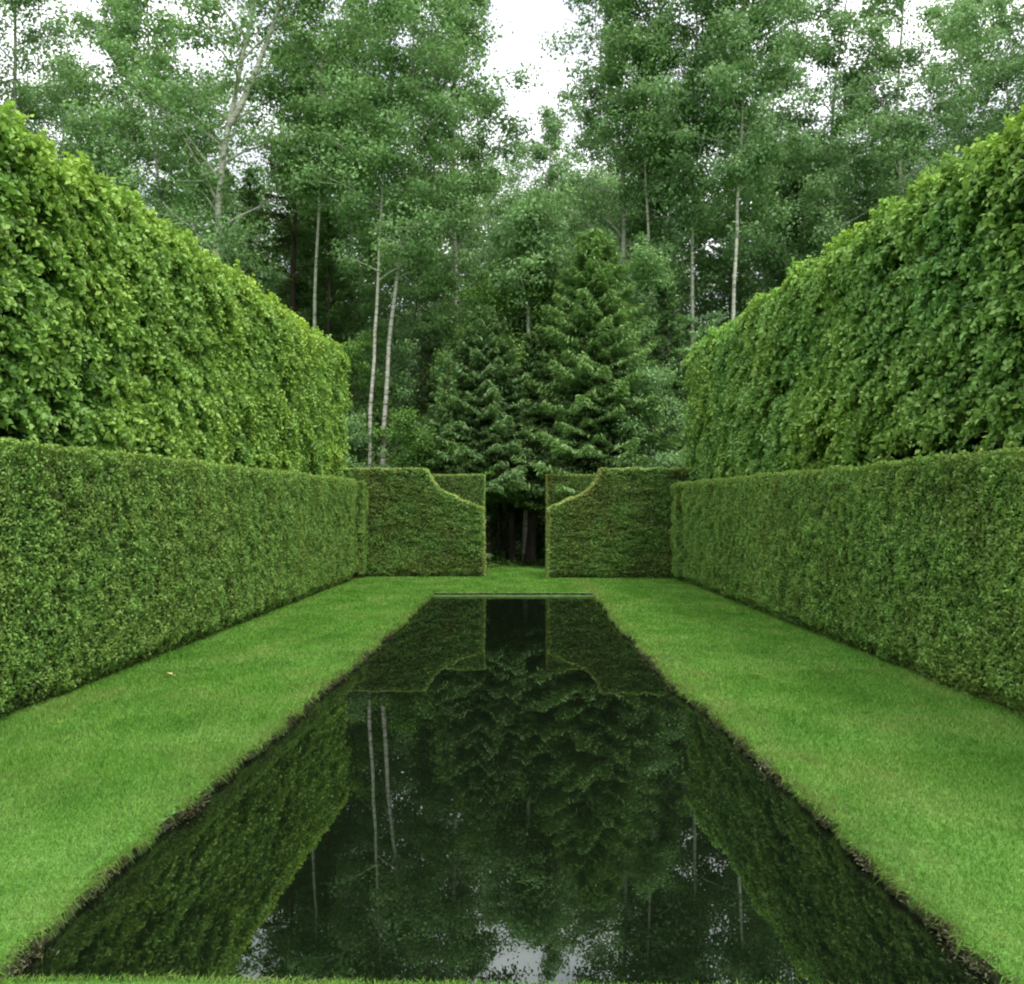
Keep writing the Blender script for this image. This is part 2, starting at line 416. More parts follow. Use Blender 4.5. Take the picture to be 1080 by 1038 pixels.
def fallen_leaf(px, py, label, colr):
    d = 950 * EYE / (py - 538); x = at(px, d)
    m = rough_mat('fallen_leaf_tissue', colr, tuple(c * 1.2 for c in colr), 40, .6, .1)
    # ovate leaf blade with a cupped surface and a stalk
    t = np.linspace(0, 1, 9); V = []
    for u in t:
        w = .035 * math.sin(math.pi * u) ** .7
        for s in (-1, -.5, 0, .5, 1):
            V.append((s * w, (u - .5) * .11, .006 + .012 * s * s + .01 * math.sin(3 * u)))
    V = np.array(V); i = np.arange(8)[:, None] * 5 + np.arange(4)[None, :]
    q = np.stack([i, i + 1, i + 6, i + 5], -1).reshape(-1, 4)
    root = thing('fallen_leaf', label, 'leaf', (x, d, .026)); root.rotation_euler = (0, .15, 1.2)
    raw_mesh('leaf_blade', V, q, 4, m, root, smooth=True)
    tb = Tubes(); tb.add([(0, -.055, .006), (0, -.075, .01), (.005, -.095, .004)], [.0016, .0014, .001], 5); tb.build('stalk', m, root)
fallen_leaf(178, 715, 'small pale yellow leaf lying on the lawn left of the pool', (.62, .58, .22))
fallen_leaf(798, 716, 'small yellow-green leaf lying on the lawn right of the pool', (.38, .46, .10))

# ------------------------------------------------------------------ hedges
def seg_dist(p, a, b):
    ab = b - a; t = np.clip(((p - a) @ ab) / (ab @ ab), 0, 1)
    return np.linalg.norm(p - (a + t[:, None] * ab), axis=1)
def in_poly(p, poly):
    x, y = p[:, 0], p[:, 1]; c = np.zeros(len(p), bool); n = len(poly)
    for i in range(n):
        x1, y1 = poly[i]; x2, y2 = poly[(i + 1) % n]
        k = (y1 > y) != (y2 > y)
        xi = (x2 - x1) * (y - y1) / ((y2 - y1) if y2 != y1 else 1e-9) + x1
        c ^= k & (x < xi)
    return c

def hedge(name, label, cat, A, B, poly, thick, mat, dens, leaf, amp, clump, rimcol=.5, rimw=.06, layers=.06, down=0., seed=0,
          zmin=None, side=1, notch=None, holes=0.0, spread=.6, group=None, smallw=.9, sprays=0, pillar=None, core_in=.12, base_cut=.12, tint_amp=.5, stretch=1.0, backdens=.25):
    """polygon in (distance along A->B, z), extruded `thick` away from the viewer side"""
    g = np.random.default_rng(seed)
    A = np.array(A, float); B = np.array(B, float)
    u = (B - A) / np.linalg.norm(B - A); nn = np.array([u[1], -u[0]]) * side    # outward (towards the pool)
    poly = np.array(poly, float)
    area2 = np.sum(poly[:, 0] * np.roll(poly[:, 1], -1) - np.roll(poly[:, 0], -1) * poly[:, 1])
    if area2 < 0: poly = poly[::-1]
    n = len(poly)
    edges = [(poly[i], poly[(i + 1) % n]) for i in range(n)]
    rims = [(a, b) for a, b in edges if not (abs(a[1] - poly[:, 1].min()) < 1e-6 and abs(b[1] - poly[:, 1].min()) < 1e-6)]
    u3 = np.array([u[0], u[1], 0]); n3 = np.array([nn[0], nn[1], 0]); z3 = np.array([0, 0, 1.])
    lo, hi = poly.min(0), poly.max(0)
    PP, NN, RIM = [], [], []
    def face(back, dn):
        N = int((hi[0] - lo[0]) * (hi[1] - lo[1]) * dn)
        p = np.column_stack([g.uniform(lo[0], hi[0], N), g.uniform(lo[1], hi[1], N)])
        p = p[in_poly(p, poly)]
        dr = np.min([seg_dist(p, a, b) for a, b in rims], 0)
        w = -thick if back else 0
        P3 = np.array([A[0], A[1], 0]) + p[:, :1] * u3 + p[:, 1:] * z3 + w * n3
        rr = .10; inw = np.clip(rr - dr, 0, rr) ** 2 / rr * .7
        cut = np.clip(base_cut - (p[:, 1] - lo[1]), 0, 1) * .5
        sg = -1 if back else 1
        P3 = P3 - n3 * sg * (inw + cut)[:, None]
        if notch and not back:
            P3 -= n3 * (np.exp(-((p[:, 0] - notch[0]) / notch[1]) ** 2) * notch[2])[:, None]
        if pillar and not back:
            P3 += n3 * (np.where(p[:, 0] > pillar[0], pillar[1], 0))[:, None]
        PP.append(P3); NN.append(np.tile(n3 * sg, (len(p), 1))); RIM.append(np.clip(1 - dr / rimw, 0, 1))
    face(False, dens)
    if pillar:
        m = int(pillar[1] * hi[1] * dens * 2.5); ws = g.uniform(-.03, pillar[1], m); zs = g.uniform(.12, hi[1] - .03, m)
        PP.append(np.array([A[0], A[1], 0]) + pillar[0] * u3 + ws[:, None] * n3 + zs[:, None] * z3)
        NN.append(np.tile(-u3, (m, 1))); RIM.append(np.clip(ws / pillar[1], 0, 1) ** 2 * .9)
    if backdens: face(True, dens * backdens)
    for a, b in rims:
        L = np.linalg.norm(b - a); N = int(L * thick * dens * 1.1)
        if N < 1: continue
        t = g.random(N); w = g.random(N) * thick
        p = a + (b - a) * t[:, None]; e = (b - a) / L; on = np.array([e[1], -e[0]])
        P3 = np.array([A[0], A[1], 0]) + p[:, :1] * u3 + p[:, 1:] * z3 - w[:, None] * n3
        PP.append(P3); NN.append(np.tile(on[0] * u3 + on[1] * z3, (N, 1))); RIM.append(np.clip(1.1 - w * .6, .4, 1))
    P3 = np.concatenate(PP); Nv = np.concatenate(NN); rim = np.concatenate(RIM)
    q = P3.copy(); q[:, 2] *= stretch
    big = fbm(q, clump, seed * 3.1); sm = fbm(q, clump * 3.2, seed + 50)
    disp = (big - .5) * 2 * amp + (sm - .5) * amp * smallw
    depth = g.exponential(1, len(P3)) * layers
    P3 = P3 + Nv * (disp - np.minimum(depth, layers * 3.5))[:, None]
    if holes > 0:   # thin places between leaf masses
        hole = np.clip((.44 - fbm(q, clump * 1.7, seed + 9)) * 9, 0, 1) * holes
        P3 = P3 - Nv * (hole * amp * 1.6)[:, None]; keep = g.random(len(P3)) > hole * .55
        P3, Nv, rim, disp, depth, q, sm = P3[keep], Nv[keep], rim[keep], disp[keep], depth[keep], q[keep], sm[keep]
    P3[:, 2] = np.maximum(P3[:, 2], .02)
    if sprays:
        keep = (P3[:, 2] > 2.14 + .42 * vnoise(q * [1, 1, .1], 1.6, 3)) | (g.random(len(P3)) < .2)
        P3, Nv, rim, disp, depth, q, sm = P3[keep], Nv[keep], rim[keep], disp[keep], depth[keep], q[keep], sm[keep]
    prot = np.clip(disp / amp * .5 + .5, 0, 1)
    tone = np.clip(.30 + .45 * (prot - .5) + g.normal(0, .2, len(P3)) + .35 * (fbm(q, clump * .4, 70) - .4) - depth / (layers * 4) * .3 + .15, 0, 1)  # random variation, plus deep leaves darkened as painted shade
    tone = np.clip(tone + .38 * (sm - .5) * smallw - .5 * np.clip(.16 - P3[:, 2], 0, 1) / .16, 0, 1)  # hollows and hedge base darker: shade put into the leaf colour
    tint = rim * rimcol * g.uniform(.4, 1, len(P3)) + np.clip(g.random(len(P3)) - .8, 0, 1) * tint_amp + np.clip(fbm(q, .5, seed + 33) - .5, 0, 1) * tint_amp  # lighter rims: new growth, with top light partly put into the colour
    if sprays:   # drooping leafy shoots laid over each other like shingles
        k = g.choice(len(P3), int(len(P3) / sprays), replace=False)
        m = 20; c = np.repeat(P3[k], m, 0); nv = np.repeat(Nv[k], m, 0)
        f = np.tile(np.linspace(0, 1, m), len(k)) + g.normal(0, .05, len(c))
        ln = np.repeat(g.uniform(.12, .34, len(k)), m); sd = np.repeat(g.normal(0, .5, (len(k), 1)), m, 0)
        tang = np.column_stack([np.full(len(c), u[0]), np.full(len(c), u[1]), np.zeros(len(c))])
        up = np.abs(nv[:, 2:3])
        dr = nv * .62 + tang * sd + np.array([0, 0, -1.]) * (.75 * f[:, None] * (1 - up) - .25 * (1 - up)) 
        c = c + nv * .01 + dr * (f * ln)[:, None] + tang * (g.normal(0, .035, len(c)) * (1.2 - f))[:, None] + g.normal(0, .018, (len(c), 3))
        br = np.repeat(g.normal(0, .10, len(k)) + tone[k], m)
        P3 = np.concatenate([P3, c]); Nv = np.concatenate([Nv, unit(nv * .8 + [0, 0, .55])])
        tone = np.clip(np.concatenate([tone - .2, br * .85 + .46 * f - .10 + g.normal(0, .08, len(c))]), 0, 1)  # leaves under shoots darker, tips lighter: light and shade painted in
        tint = np.concatenate([tint, np.repeat(tint[k], m) + np.clip(f - .75, 0, 1) * .7])
    root = thing(name, label, cat, (0, 0, 0), group)
    mid = (A + B) / 2 - nn * thick / 2
    root.location = (mid[0], mid[1], 0)
    off = np.array([mid[0], mid[1], 0])
    leaves('foliage', P3 - off, Nv, leaf[0], leaf[1], mat, root, tone, tint, down, spread=spread, seed=seed + 1)
    # solid dark core added inside the leaves to block light
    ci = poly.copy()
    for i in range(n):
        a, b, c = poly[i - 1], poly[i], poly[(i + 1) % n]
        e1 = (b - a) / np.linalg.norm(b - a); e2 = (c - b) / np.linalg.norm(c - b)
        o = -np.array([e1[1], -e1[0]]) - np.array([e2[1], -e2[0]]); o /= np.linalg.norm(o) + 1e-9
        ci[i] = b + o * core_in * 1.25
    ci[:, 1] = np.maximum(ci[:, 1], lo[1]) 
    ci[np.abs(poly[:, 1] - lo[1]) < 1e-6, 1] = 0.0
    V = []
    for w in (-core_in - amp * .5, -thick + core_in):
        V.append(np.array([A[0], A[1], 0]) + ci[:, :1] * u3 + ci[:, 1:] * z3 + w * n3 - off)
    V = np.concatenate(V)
    me = bpy.data.meshes.new('inner_dark_core')
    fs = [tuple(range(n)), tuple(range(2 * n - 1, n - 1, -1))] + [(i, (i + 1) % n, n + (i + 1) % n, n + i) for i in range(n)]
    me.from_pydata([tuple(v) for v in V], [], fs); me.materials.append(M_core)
    o = bpy.data.objects.new('inner_dark_core', me); COL.objects.link(o); o.parent = root
    return root

def long_face(A, B, zA, zB, nseg=1, bottom=0.0, bumps=0.0, seed=0):
    L = math.hypot(B[0] - A[0], B[1] - A[1])
    top = []
    g = np.random.default_rng(seed)
    for i in range(nseg + 1):
        t = i / nseg; top.append((L * t, zA + (zB - zA) * t + (g.uniform(-bumps, bumps) if 0 < i < nseg else 0)))
    return [(0, bottom), (L, bottom)] + top[::-1]

# lower hedges (fine clipped cedar)
def x_on(y, a, b): return a[0] + (b[0] - a[0]) * (y - a[1]) / (b[1] - a[1])
LA, LB = (x_on(1.2, (-3.83, 6.7), (-3.60, 22.)), 1.2), (-3.61, 21.42)
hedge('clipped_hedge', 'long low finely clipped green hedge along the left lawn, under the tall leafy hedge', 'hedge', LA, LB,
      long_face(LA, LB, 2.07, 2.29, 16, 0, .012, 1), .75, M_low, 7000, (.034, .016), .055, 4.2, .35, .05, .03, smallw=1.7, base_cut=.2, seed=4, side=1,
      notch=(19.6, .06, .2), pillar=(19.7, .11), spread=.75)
RA, RB = (x_on(1.2, (3.84, 6.79), (3.69, 20.6)), 1.2), (3.69, 20.7)
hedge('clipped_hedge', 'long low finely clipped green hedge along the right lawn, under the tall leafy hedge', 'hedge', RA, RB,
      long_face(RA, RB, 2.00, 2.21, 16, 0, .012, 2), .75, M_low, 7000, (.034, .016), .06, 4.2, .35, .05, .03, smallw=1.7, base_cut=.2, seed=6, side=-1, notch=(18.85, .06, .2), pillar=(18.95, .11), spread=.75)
# upper hedges
UA, UB = (x_on(1.6, (-4.5, 7.87), (-4.25, 22.3)), 1.6), (-4.25, 22.2)
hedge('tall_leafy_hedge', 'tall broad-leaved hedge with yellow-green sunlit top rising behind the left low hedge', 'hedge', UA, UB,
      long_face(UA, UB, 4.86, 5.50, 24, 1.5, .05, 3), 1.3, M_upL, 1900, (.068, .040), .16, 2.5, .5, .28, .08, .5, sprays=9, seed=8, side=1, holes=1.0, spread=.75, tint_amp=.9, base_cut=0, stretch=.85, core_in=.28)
VA, VB = (x_on(1.6, (4.5, 7.96), (4.25, 21.8)), 1.6), (4.25, 21.7)
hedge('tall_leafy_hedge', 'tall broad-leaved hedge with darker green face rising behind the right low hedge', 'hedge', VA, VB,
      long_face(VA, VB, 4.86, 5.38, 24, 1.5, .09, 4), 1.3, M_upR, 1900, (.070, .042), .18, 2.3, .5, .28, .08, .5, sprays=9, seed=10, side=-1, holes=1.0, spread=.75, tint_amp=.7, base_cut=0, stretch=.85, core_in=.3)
# end hedges with scooped shoulders
d = 21.5
sh = [(449, 494), (452, 500), (457, 508), (462, 514.5), (468, 519), (478, 523.5), (488, 527.5), (499, 531), (509, 536)]
A = (-4.5, d); B = (at(512, d), d)
poly = [(0, 0), (B[0] + 4.5, 0)] + [(at(px, d) + 4.5, hz(py, d)) for px, py in sh[::-1]] + [(0, hz(493.5, d))]
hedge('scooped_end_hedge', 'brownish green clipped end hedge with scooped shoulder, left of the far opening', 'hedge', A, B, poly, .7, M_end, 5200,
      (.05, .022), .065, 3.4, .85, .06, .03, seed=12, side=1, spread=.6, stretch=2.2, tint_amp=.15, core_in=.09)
d = 21.1
sh = [(634, 494), (631.5, 501), (628, 508), (622, 515), (614, 520.5), (606, 524.5), (597, 528.5), (588, 532), (578.5, 536.5)]
A = (at(577.5, d), d); B = (4.5, d)
poly = [(0, 0), (B[0] - A[0], 0), (B[0] - A[0], hz(494, d))] + [(at(px, d) - A[0], hz(py, d)) for px, py in sh]
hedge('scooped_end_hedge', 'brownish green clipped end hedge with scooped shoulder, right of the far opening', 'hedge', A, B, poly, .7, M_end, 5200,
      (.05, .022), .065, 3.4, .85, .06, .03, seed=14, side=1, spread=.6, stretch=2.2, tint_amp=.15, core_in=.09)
d = 24.2
for x0, x1, lab, sd in ((at(440, d), at(511, d), 'lower square-topped hedge glimpsed behind the left scooped end hedge', 16),
                    (at(576.5, d), at(650, d), 'lower square-topped hedge glimpsed behind the right scooped end hedge', 18)):
    hedge('square_hedge', lab, 'hedge', (x0, d), (x1, d), [(0, 0), (x1 - x0, 0), (x1 - x0, hz(500.5, d)), (0, hz(500.5, d))], .7, M_end, 4000,
          (.045, .02), .025, 4.5, .85, .06, .02, seed=sd, side=1, stretch=1.6, tint_amp=.6, core_in=.09)

# ------------------------------------------------------------------ trees
def path_z(ctrl, z):
    c = np.array(ctrl, float)
    return np.column_stack([np.interp(z, c[:, 2], c[:, 0]), np.interp(z, c[:, 2], c[:, 1]), z])

def broadleaf(seed, H, base, rad, ctrl=None, r0=.14, n_limb=30, n_leaf=30000, leafsz=.115, bark=M_bark_b, mat=M_birch, root=None, shape='column', csize=.66, fork=None, dense=1.0):
    g = np.random.default_rng(seed)
    if shape == 'column': rad *= 1.12
    if ctrl is None:
        ctrl = [(0, 0, 0), (g.normal(0, .12), g.normal(0, .12), H * .35), (g.normal(0, .3), g.normal(0, .3), H * .7), (g.normal(0, .45), g.normal(0, .45), H)]
    zz = np.linspace(0, H, 26)
    pts = path_z(ctrl, zz)
    k = np.array([.1, .2, .4, .2, .1]);
    for c in (0, 1):
        pad = np.pad(pts[:, c], 2, mode='edge'); pts[:, c] = np.convolve(pad, k, 'valid')
    pts[:, 0] += (n1(zz, .9, seed) - .5) * .14; pts[:, 1] += (n1(zz, .9, seed + 5) - .5) * .14
    pts[0, 2] = -.1
    tb = Tubes()
    rr = r0 * (1 - zz / H * .86) * (1 + .5 * np.exp(-zz / .35))
    tb.add(pts, rr, 10)
    if fork:
        z0, dx, dy, zt = fork; s = np.linspace(0, 1, 12)
        i0 = np.interp(z0, zz, np.arange(26)); st = np.array([np.interp(z0, zz, pts[:, 0]), np.interp(z0, zz, pts[:, 1]), z0])
        fp = st + np.column_stack([dx * s ** .8, dy * s ** .8, (zt - z0) * s])
        tb.add(fp, r0 * .6 * (1 - s * .75), 8)
    cl = []
    for i in range(n_limb):
        t = (i + g.random()) / n_limb
        h = base + (H * .985 - base) * t
        if shape == 'column': prof = math.sin(math.pi * min(1, (.18 + .82 * t) ** .9)) ** .55 if t < .98 else .3
        elif shape == 'round': prof = math.sin(math.pi * (.1 + .88 * t)) ** .7
        else: prof = (1 - t) ** .6 * .95 + .08
        R_ = rad * prof * g.uniform(.6, 1.15)
        az = i * 2.399 + g.normal(0, .5)
        rise = R_ * g.uniform(.35, .95) if shape != 'shrub' else R_ * g.uniform(.2, .8)
        s0 = np.array([np.interp(h, zz, pts[:, 0]), np.interp(h, zz, pts[:, 1]), h])
        s = np.linspace(0, 1, 7)[:, None]
        end = np.array([math.cos(az) * R_, math.sin(az) * R_, rise])
        lp = s0 + end * s + np.array([0, 0, 1]) * (rise * .35 * (s * (1 - s))) + g.normal(0, .04, (7, 3)) * s
        rl = np.interp(h, zz, rr) * .42
        tb.add(lp, rl * (1 - .85 * s[:, 0]) + .006, 5)
        ncl = int(2 + R_ / csize * 2.2)
        for c in range(ncl):
            f = g.uniform(.3, 1.05)
            p = s0 + end * f + g.normal(0, .22 * (R_ + .3), 3) * [1, 1, .8]
            cl.append((*p, g.uniform(.55, 1.25) * csize, g.random()))
            if g.random() < .5:
                b0 = s0 + end * f * .8
                tb.add(np.linspace(b0, p, 4), np.array([rl * .3, rl * .22, rl * .15, .004]) + .003, 4)
    for i in range(max(3, n_limb // 8)):
        cl.append((pts[-1, 0] + g.normal(0, .25), pts[-1, 1] + g.normal(0, .25), H + g.uniform(-1.2, .2), csize * .7, g.random()))
    cl = np.array(cl); w = cl[:, 3] ** 2.2; w *= g.uniform(.5, 1.5, len(cl)); w /= w.sum()
    ci = g.choice(len(cl), n_leaf, p=w)
    dirn = unit(g.normal(0, 1, (n_leaf, 3)))
    rad_ = np.abs(g.normal(.62, .27, n_leaf))
    P3 = cl[ci, :3] + dirn * (rad_ * cl[ci, 3])[:, None] * [1, 1, .62]
    P3[:, 2] = np.maximum(P3[:, 2], .05)
    nrm = unit(dirn + [0, 0, .8])
    q = P3 + seed
    tone = np.clip(.42 + .55 * (cl[ci, 4] - .5) + .3 * dirn[:, 2] + g.normal(0, .15, n_leaf), 0, 1)
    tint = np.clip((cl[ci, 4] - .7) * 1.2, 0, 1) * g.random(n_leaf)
    tr = tb.build('trunk', bark, root)
    cr = leaves('crown', P3, nrm, leafsz, leafsz * .72, mat, root, tone, tint, .3, spread=.7, seed=seed)
    return root

def conifer(seed, H, rad, n_bough=130, per=220, droop=.25, bark=M_bark_d, mat=M_spruce, root=None, base=.2, upturn=.25, spray=(.13, .035), open_=0.0, power=.85):
    g = np.random.default_rng(seed)
    tb = Tubes(); zz = np.linspace(-.1, H, 14)
    px = (n1(zz, .5, seed) - .5) * .2; py = (n1(zz, .5, seed + 3) - .5) * .2
    tb.add(np.column_stack([px, py, zz]), .03 + (rad * .055 + .03) * (1 - zz.clip(0) / H), 8)
    PP, AX, RN, TN = [], [], [], []
    for i in range(n_bough):
        t = (i + g.random()) / n_bough
        if open_ and g.random() < open_: continue
        h = base + (H - base) * t
        L = rad * (1 - t) ** power * g.uniform(.6, 1.12) + .12
        az = i * 2.399 + g.normal(0, .35)
        dv = np.array([math.cos(az), math.sin(az), 0]); sv = np.array([-dv[1], dv[0], 0])
        s = np.linspace(0, 1, 7)[:, None]
        cz = -droop * L * s + upturn * L * s ** 2.5 + (t ** 3) * L * .8 * s
        s0 = np.array([np.interp(h, zz, px), np.interp(h, zz, py), h])
        lp = s0 + dv * L * s + np.array([0, 0, 1]) * cz
        tb.add(lp, .006 + .022 * (L / rad) * (1 - s[:, 0]), 4)
        n = int(per * (.25 + L / rad))
        f = g.uniform(.12, 1.0, n) ** .8
        wv = (1 - f) * .42 * L + .10
        lat = g.uniform(-1, 1, n) * wv
        c = np.column_stack([np.interp(f, s[:, 0], lp[:, k]) for k in range(3)])
        p = c + sv * lat[:, None] + dv * (np.abs(lat) * .35)[:, None]
        p[:, 2] += -np.abs(lat) * .30 - np.abs(g.normal(0, .045, n)) + g.normal(0, .022, n)
        ax = dv * 1.0 + sv * (np.sign(lat) * .75)[:, None]; ax[:, 2] -= .25
        PP.append(p); AX.append(ax)
        b = g.random()
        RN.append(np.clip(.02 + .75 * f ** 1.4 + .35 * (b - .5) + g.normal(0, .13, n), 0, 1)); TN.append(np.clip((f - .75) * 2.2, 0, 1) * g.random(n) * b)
    P3 = np.concatenate(PP); AX = np.concatenate(AX)
    P3[:, 2] = np.maximum(P3[:, 2], .04)
    tr = tb.build('trunk', bark, root)
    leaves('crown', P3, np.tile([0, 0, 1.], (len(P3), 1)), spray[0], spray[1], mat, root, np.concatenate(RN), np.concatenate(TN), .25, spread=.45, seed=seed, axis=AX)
    return root

def tree(px, d, label, name='tree', cat='tree', group=None):
    return thing(name, label, cat, (at(px, d), d, 0), group)
def cpath(d, basepx, *pp):
    """trunk control points relative to the base, given where the trunk passes"""
    x0 = at(basepx, d)
    return [(0, 0, 0)] + [(at(px, d) - x0, dy, hz(py, d)) for px, py, dy in pp]

# -- front row of the wood, each its own shape
d = 26.5
broadleaf(101, 19, 8.0, 1.5, cpath(d, 387, (389, 470, 0), (400, 225, .1), (408, 60, .2), (412, -120, .3)), .068, 26, 14000, root=tree(387, d, 'slender white birch, left one of the close pair of pale trunks', 'birch_tree'))
broadleaf(102, 20.5, 8.5, 2.0, cpath(d + .4, 402, (403, 480, 0), (412, 330, .1), (430, 180, .2), (434, 60, .2), (440, -140, .3)), .082, 32, 21000, root=tree(402, d + .4, 'white birch leaning right, right one of the close pair of pale trunks', 'birch_tree'))
d = 27.5
broadleaf(103, 21, 6.5, 2.3, cpath(d, 214, (220, 400, 0), (230, 160, .1), (246, 70, .2), (262, 0, .2), (280, -160, .2)), .18, 34, 20000, mat=M_birch, root=tree(214, d, 'thick pale forked birch trunk behind the left tall hedge', 'birch_tree'), fork=(13.5, 2.1, .4, 19.5))
d = 29.
broadleaf(104, 21, 7, 1.9, cpath(d, 188, (180, 300, 0), (170, 235, .0), (152, 100, .1), (150, 0, .1), (140, -160, 0)), .095, 32, 24000, root=tree(188, d, 'thin curving pale birch stem over the left tall hedge, left of the forked birch', 'birch_tree'))
d = 30.
broadleaf(105, 21, 8, 2.1, cpath(d, 12, (10, 200, 0), (8, 0, .1), (8, -160, .1)), .17, 26, 20000, bark=M_bark_g, mat=M_aspen, root=tree(12, d, 'grey-barked tree at the far left edge of the wood', 'aspen_tree'))
conifer(106, hz(108, 32.), 2.9, 110, 260, root=tree(100, 32., 'dark pointed spruce below the sky gap at upper left', 'spruce_tree'))
broadleaf(107, 20.5, 5, 2.0, None, .12, 34, 30000, root=tree(318, 34., 'birch with thin open crown behind the brown pine', 'birch_tree'))
d = 31.5
conifer(108, hz(70, d), 2.1, 60, 200, .05, M_bark_d, M_pine, tree(308, d, 'brownish pine with dark bare limbs in the left of the wood', 'pine_tree'), base=4.5, upturn=.05, spray=(.15, .05), open_=.15, power=.45)
broadleaf(109, 21.5, 10.5, 1.75, None, .13, 34, 28000, mat=M_birch, root=tree(478, 31., 'full tall birch at the left side of the central sky gap', 'birch_tree'))
broadleaf(110, hz(212, 27.6), 7.2, 1.3, cpath(27.6, 556, (556, 480, 0), (557, 345, 0), (560, 280, 0), (566, 215, 0)), .13, 18, 11000, root=tree(556, 27.6, 'short birch with a bright white trunk standing above the dark layered spruce in the centre', 'birch_tree'))
broadleaf(121, hz(116, 50.), 8, 2.2, None, .16, 26, 19000, .15, root=tree(572, 50., 'slender distant birch whose tip reaches into the central sky gap', 'birch_tree'))
broadleaf(111, 22, 5, 2.05, cpath(31., 655, (655, 300, 0), (662, 190, 0), (640, 60, .1), (640, -160, .1)), .14, 40, 36000, mat=M_aspen, root=tree(655, 31., 'tall leafy aspen at the right side of the central sky gap', 'aspen_tree'))
broadleaf(112, 22, 10.0, 1.9, cpath(29.5, 729, (730, 380, 0), (731, 200, 0), (738, 0, 0), (740, -150, 0)), .085, 36, 32000, mat=M_aspen, root=tree(729, 29.5, 'tall aspen with very thin pale stem, left of the straight white stem', 'aspen_tree'))
d = 28.
broadleaf(113, 21.5, 11.5, 1.75, cpath(d, 771, (773, 350, 0), (779, 230, 0), (785, 110, 0), (790, -150, 0)), .085, 34, 28000, mat=M_aspen, root=tree(771, d, 'aspen with straight thin white stem rising over the right tall hedge', 'aspen_tree'))
broadleaf(114, 21, 5, 2.0, None, .13, 34, 30000, mat=M_aspen, root=tree(888, 31., 'tall airy aspen right of the narrow sky slit at upper right', 'aspen_tree'))
broadleaf(115, 21, 5.5, 2.1, None, .12, 34, 32000, mat=M_aspen, root=tree(958, 30., 'airy blue-green aspen second from the right edge of the wood', 'aspen_tree'))
broadleaf(116, 20.5, 5, 2.3, None, .13, 32, 30000, mat=M_aspen, root=tree(1056, 31., 'thin-crowned aspen at the far right edge of the wood', 'aspen_tree'))
broadleaf(117, 20, 5, 2.2, None, .12, 32, 26000, root=tree(-62, 29., 'bushy birch just past the left edge behind the tall hedge', 'birch_tree'))
broadleaf(118, 20, 5, 2.2, None, .12, 32, 26000, mat=M_aspen, root=tree(1150, 29., 'bushy aspen just past the right edge behind the tall hedge', 'aspen_tree'))
broadleaf(119, 21, 4.5, 1.9, None, .10, 34, 30000, root=tree(374, 33., 'dense birch behind the close pair of pale trunks', 'birch_tree'))
broadleaf(120, 21, 5, 1.8, None, .11, 32, 26000, mat=M_aspen, root=tree(808, 33., 'dense aspen behind the straight white stem', 'aspen_tree'))

broadleaf(122, 20.5, 8, 1.5, None, .075, 26, 17000, root=tree(128, 31., 'slim birch beside the upper left sky gap, right of the dark pointed spruce', 'birch_tree'))
broadleaf(123, 22, 7, 2.2, None, .12, 30, 24000, mat=M_aspen, root=tree(1008, 35., 'tall airy aspen set back behind the trees at the right edge of the wood', 'aspen_tree'))
broadleaf(124, 22.5, 12, 1.6, None, .075, 26, 18000, root=tree(688, 30., 'slim birch with bare pale lower stem just right of the large cedar', 'birch_tree'))
broadleaf(125, 21, 11, 1.6, None, .08, 26, 20000, root=tree(342, 29., 'slim birch with bare pale lower stem, left of the close pair of pale trunks', 'birch_tree'))

broadleaf(126, hz(125, 45.), 7, 2.6, None, .14, 30, 13000, .14, root=tree(505, 45., 'airy distant birch filling in under the left side of the central sky gap', 'birch_tree'))
broadleaf(127, hz(118, 46.), 7, 2.6, None, .14, 30, 14000, .14, mat=M_aspen, root=tree(652, 46., 'airy distant aspen under the right side of the central sky gap', 'aspen_tree'))
broadleaf(128, hz(148, 56.), 9, 2.8, None, .14, 28, 14000, .15, root=tree(541, 56., 'thin distant birch low in the middle of the central sky gap', 'birch_tree'))
broadleaf(129, hz(45, 36.), 8, 2.0, None, .11, 30, 22000, root=tree(62, 36., 'airy birch crossing the upper left sky gap', 'birch_tree'))

# -- conifers and understorey nearest the garden
conifer(130, hz(245, 26.3), 2.9, 380, 300, .32, M_bark_d, M_cedar, tree(628, 26.3, 'large yellow-green cedar with drooping sprays right of the opening', 'cedar_tree'), spray=(.17, .036), power=.7, base=1.9)
conifer(131, hz(325, 26.6), 2.7, 320, 320, .30, M_bark_d, M_spruce, tree(512, 26.6, 'dark spruce with layered boughs left of the opening', 'spruce_tree'), base=2.2, spray=(.16, .034))
conifer(132, hz(395, 25.6), 1.5, 110, 220, .28, M_bark_d, M_cedar, tree(472, 25.8, 'small green cedar above the left scooped end hedge', 'cedar_tree'), spray=(.10, .035))
conifer(133, hz(290, 28.), 1.9, 140, 260, .28, M_bark_d, M_spruce, tree(704, 28., 'dark spruce between the large cedar and the right tall hedge', 'spruce_tree'))
conifer(134, hz(352, 27.0), 1.9, 130, 260, .28, M_bark_d, M_spruce, tree(560, 27.0, 'dark spruce directly behind the opening in the end hedges', 'spruce_tree'), base=2.3)
conifer(135, hz(330, 29.), 1.9, 120, 240, .28, M_bark_d, M_spruce, tree(452, 29.8, 'dark spruce just right of the close pair of pale trunks', 'spruce_tree'))
conifer(136, hz(210, 30.5), 2.4, 140, 280, .28, M_bark_d, M_spruce, tree(346, 30.6, 'dark spruce left of the close pair of pale trunks', 'spruce_tree'))
conifer(137, hz(175, 31.), 2.6, 140, 280, .28, M_bark_d, M_spruce, tree(262, 31., 'dark spruce under the forked birch beyond the left tall hedge', 'spruce_tree'))
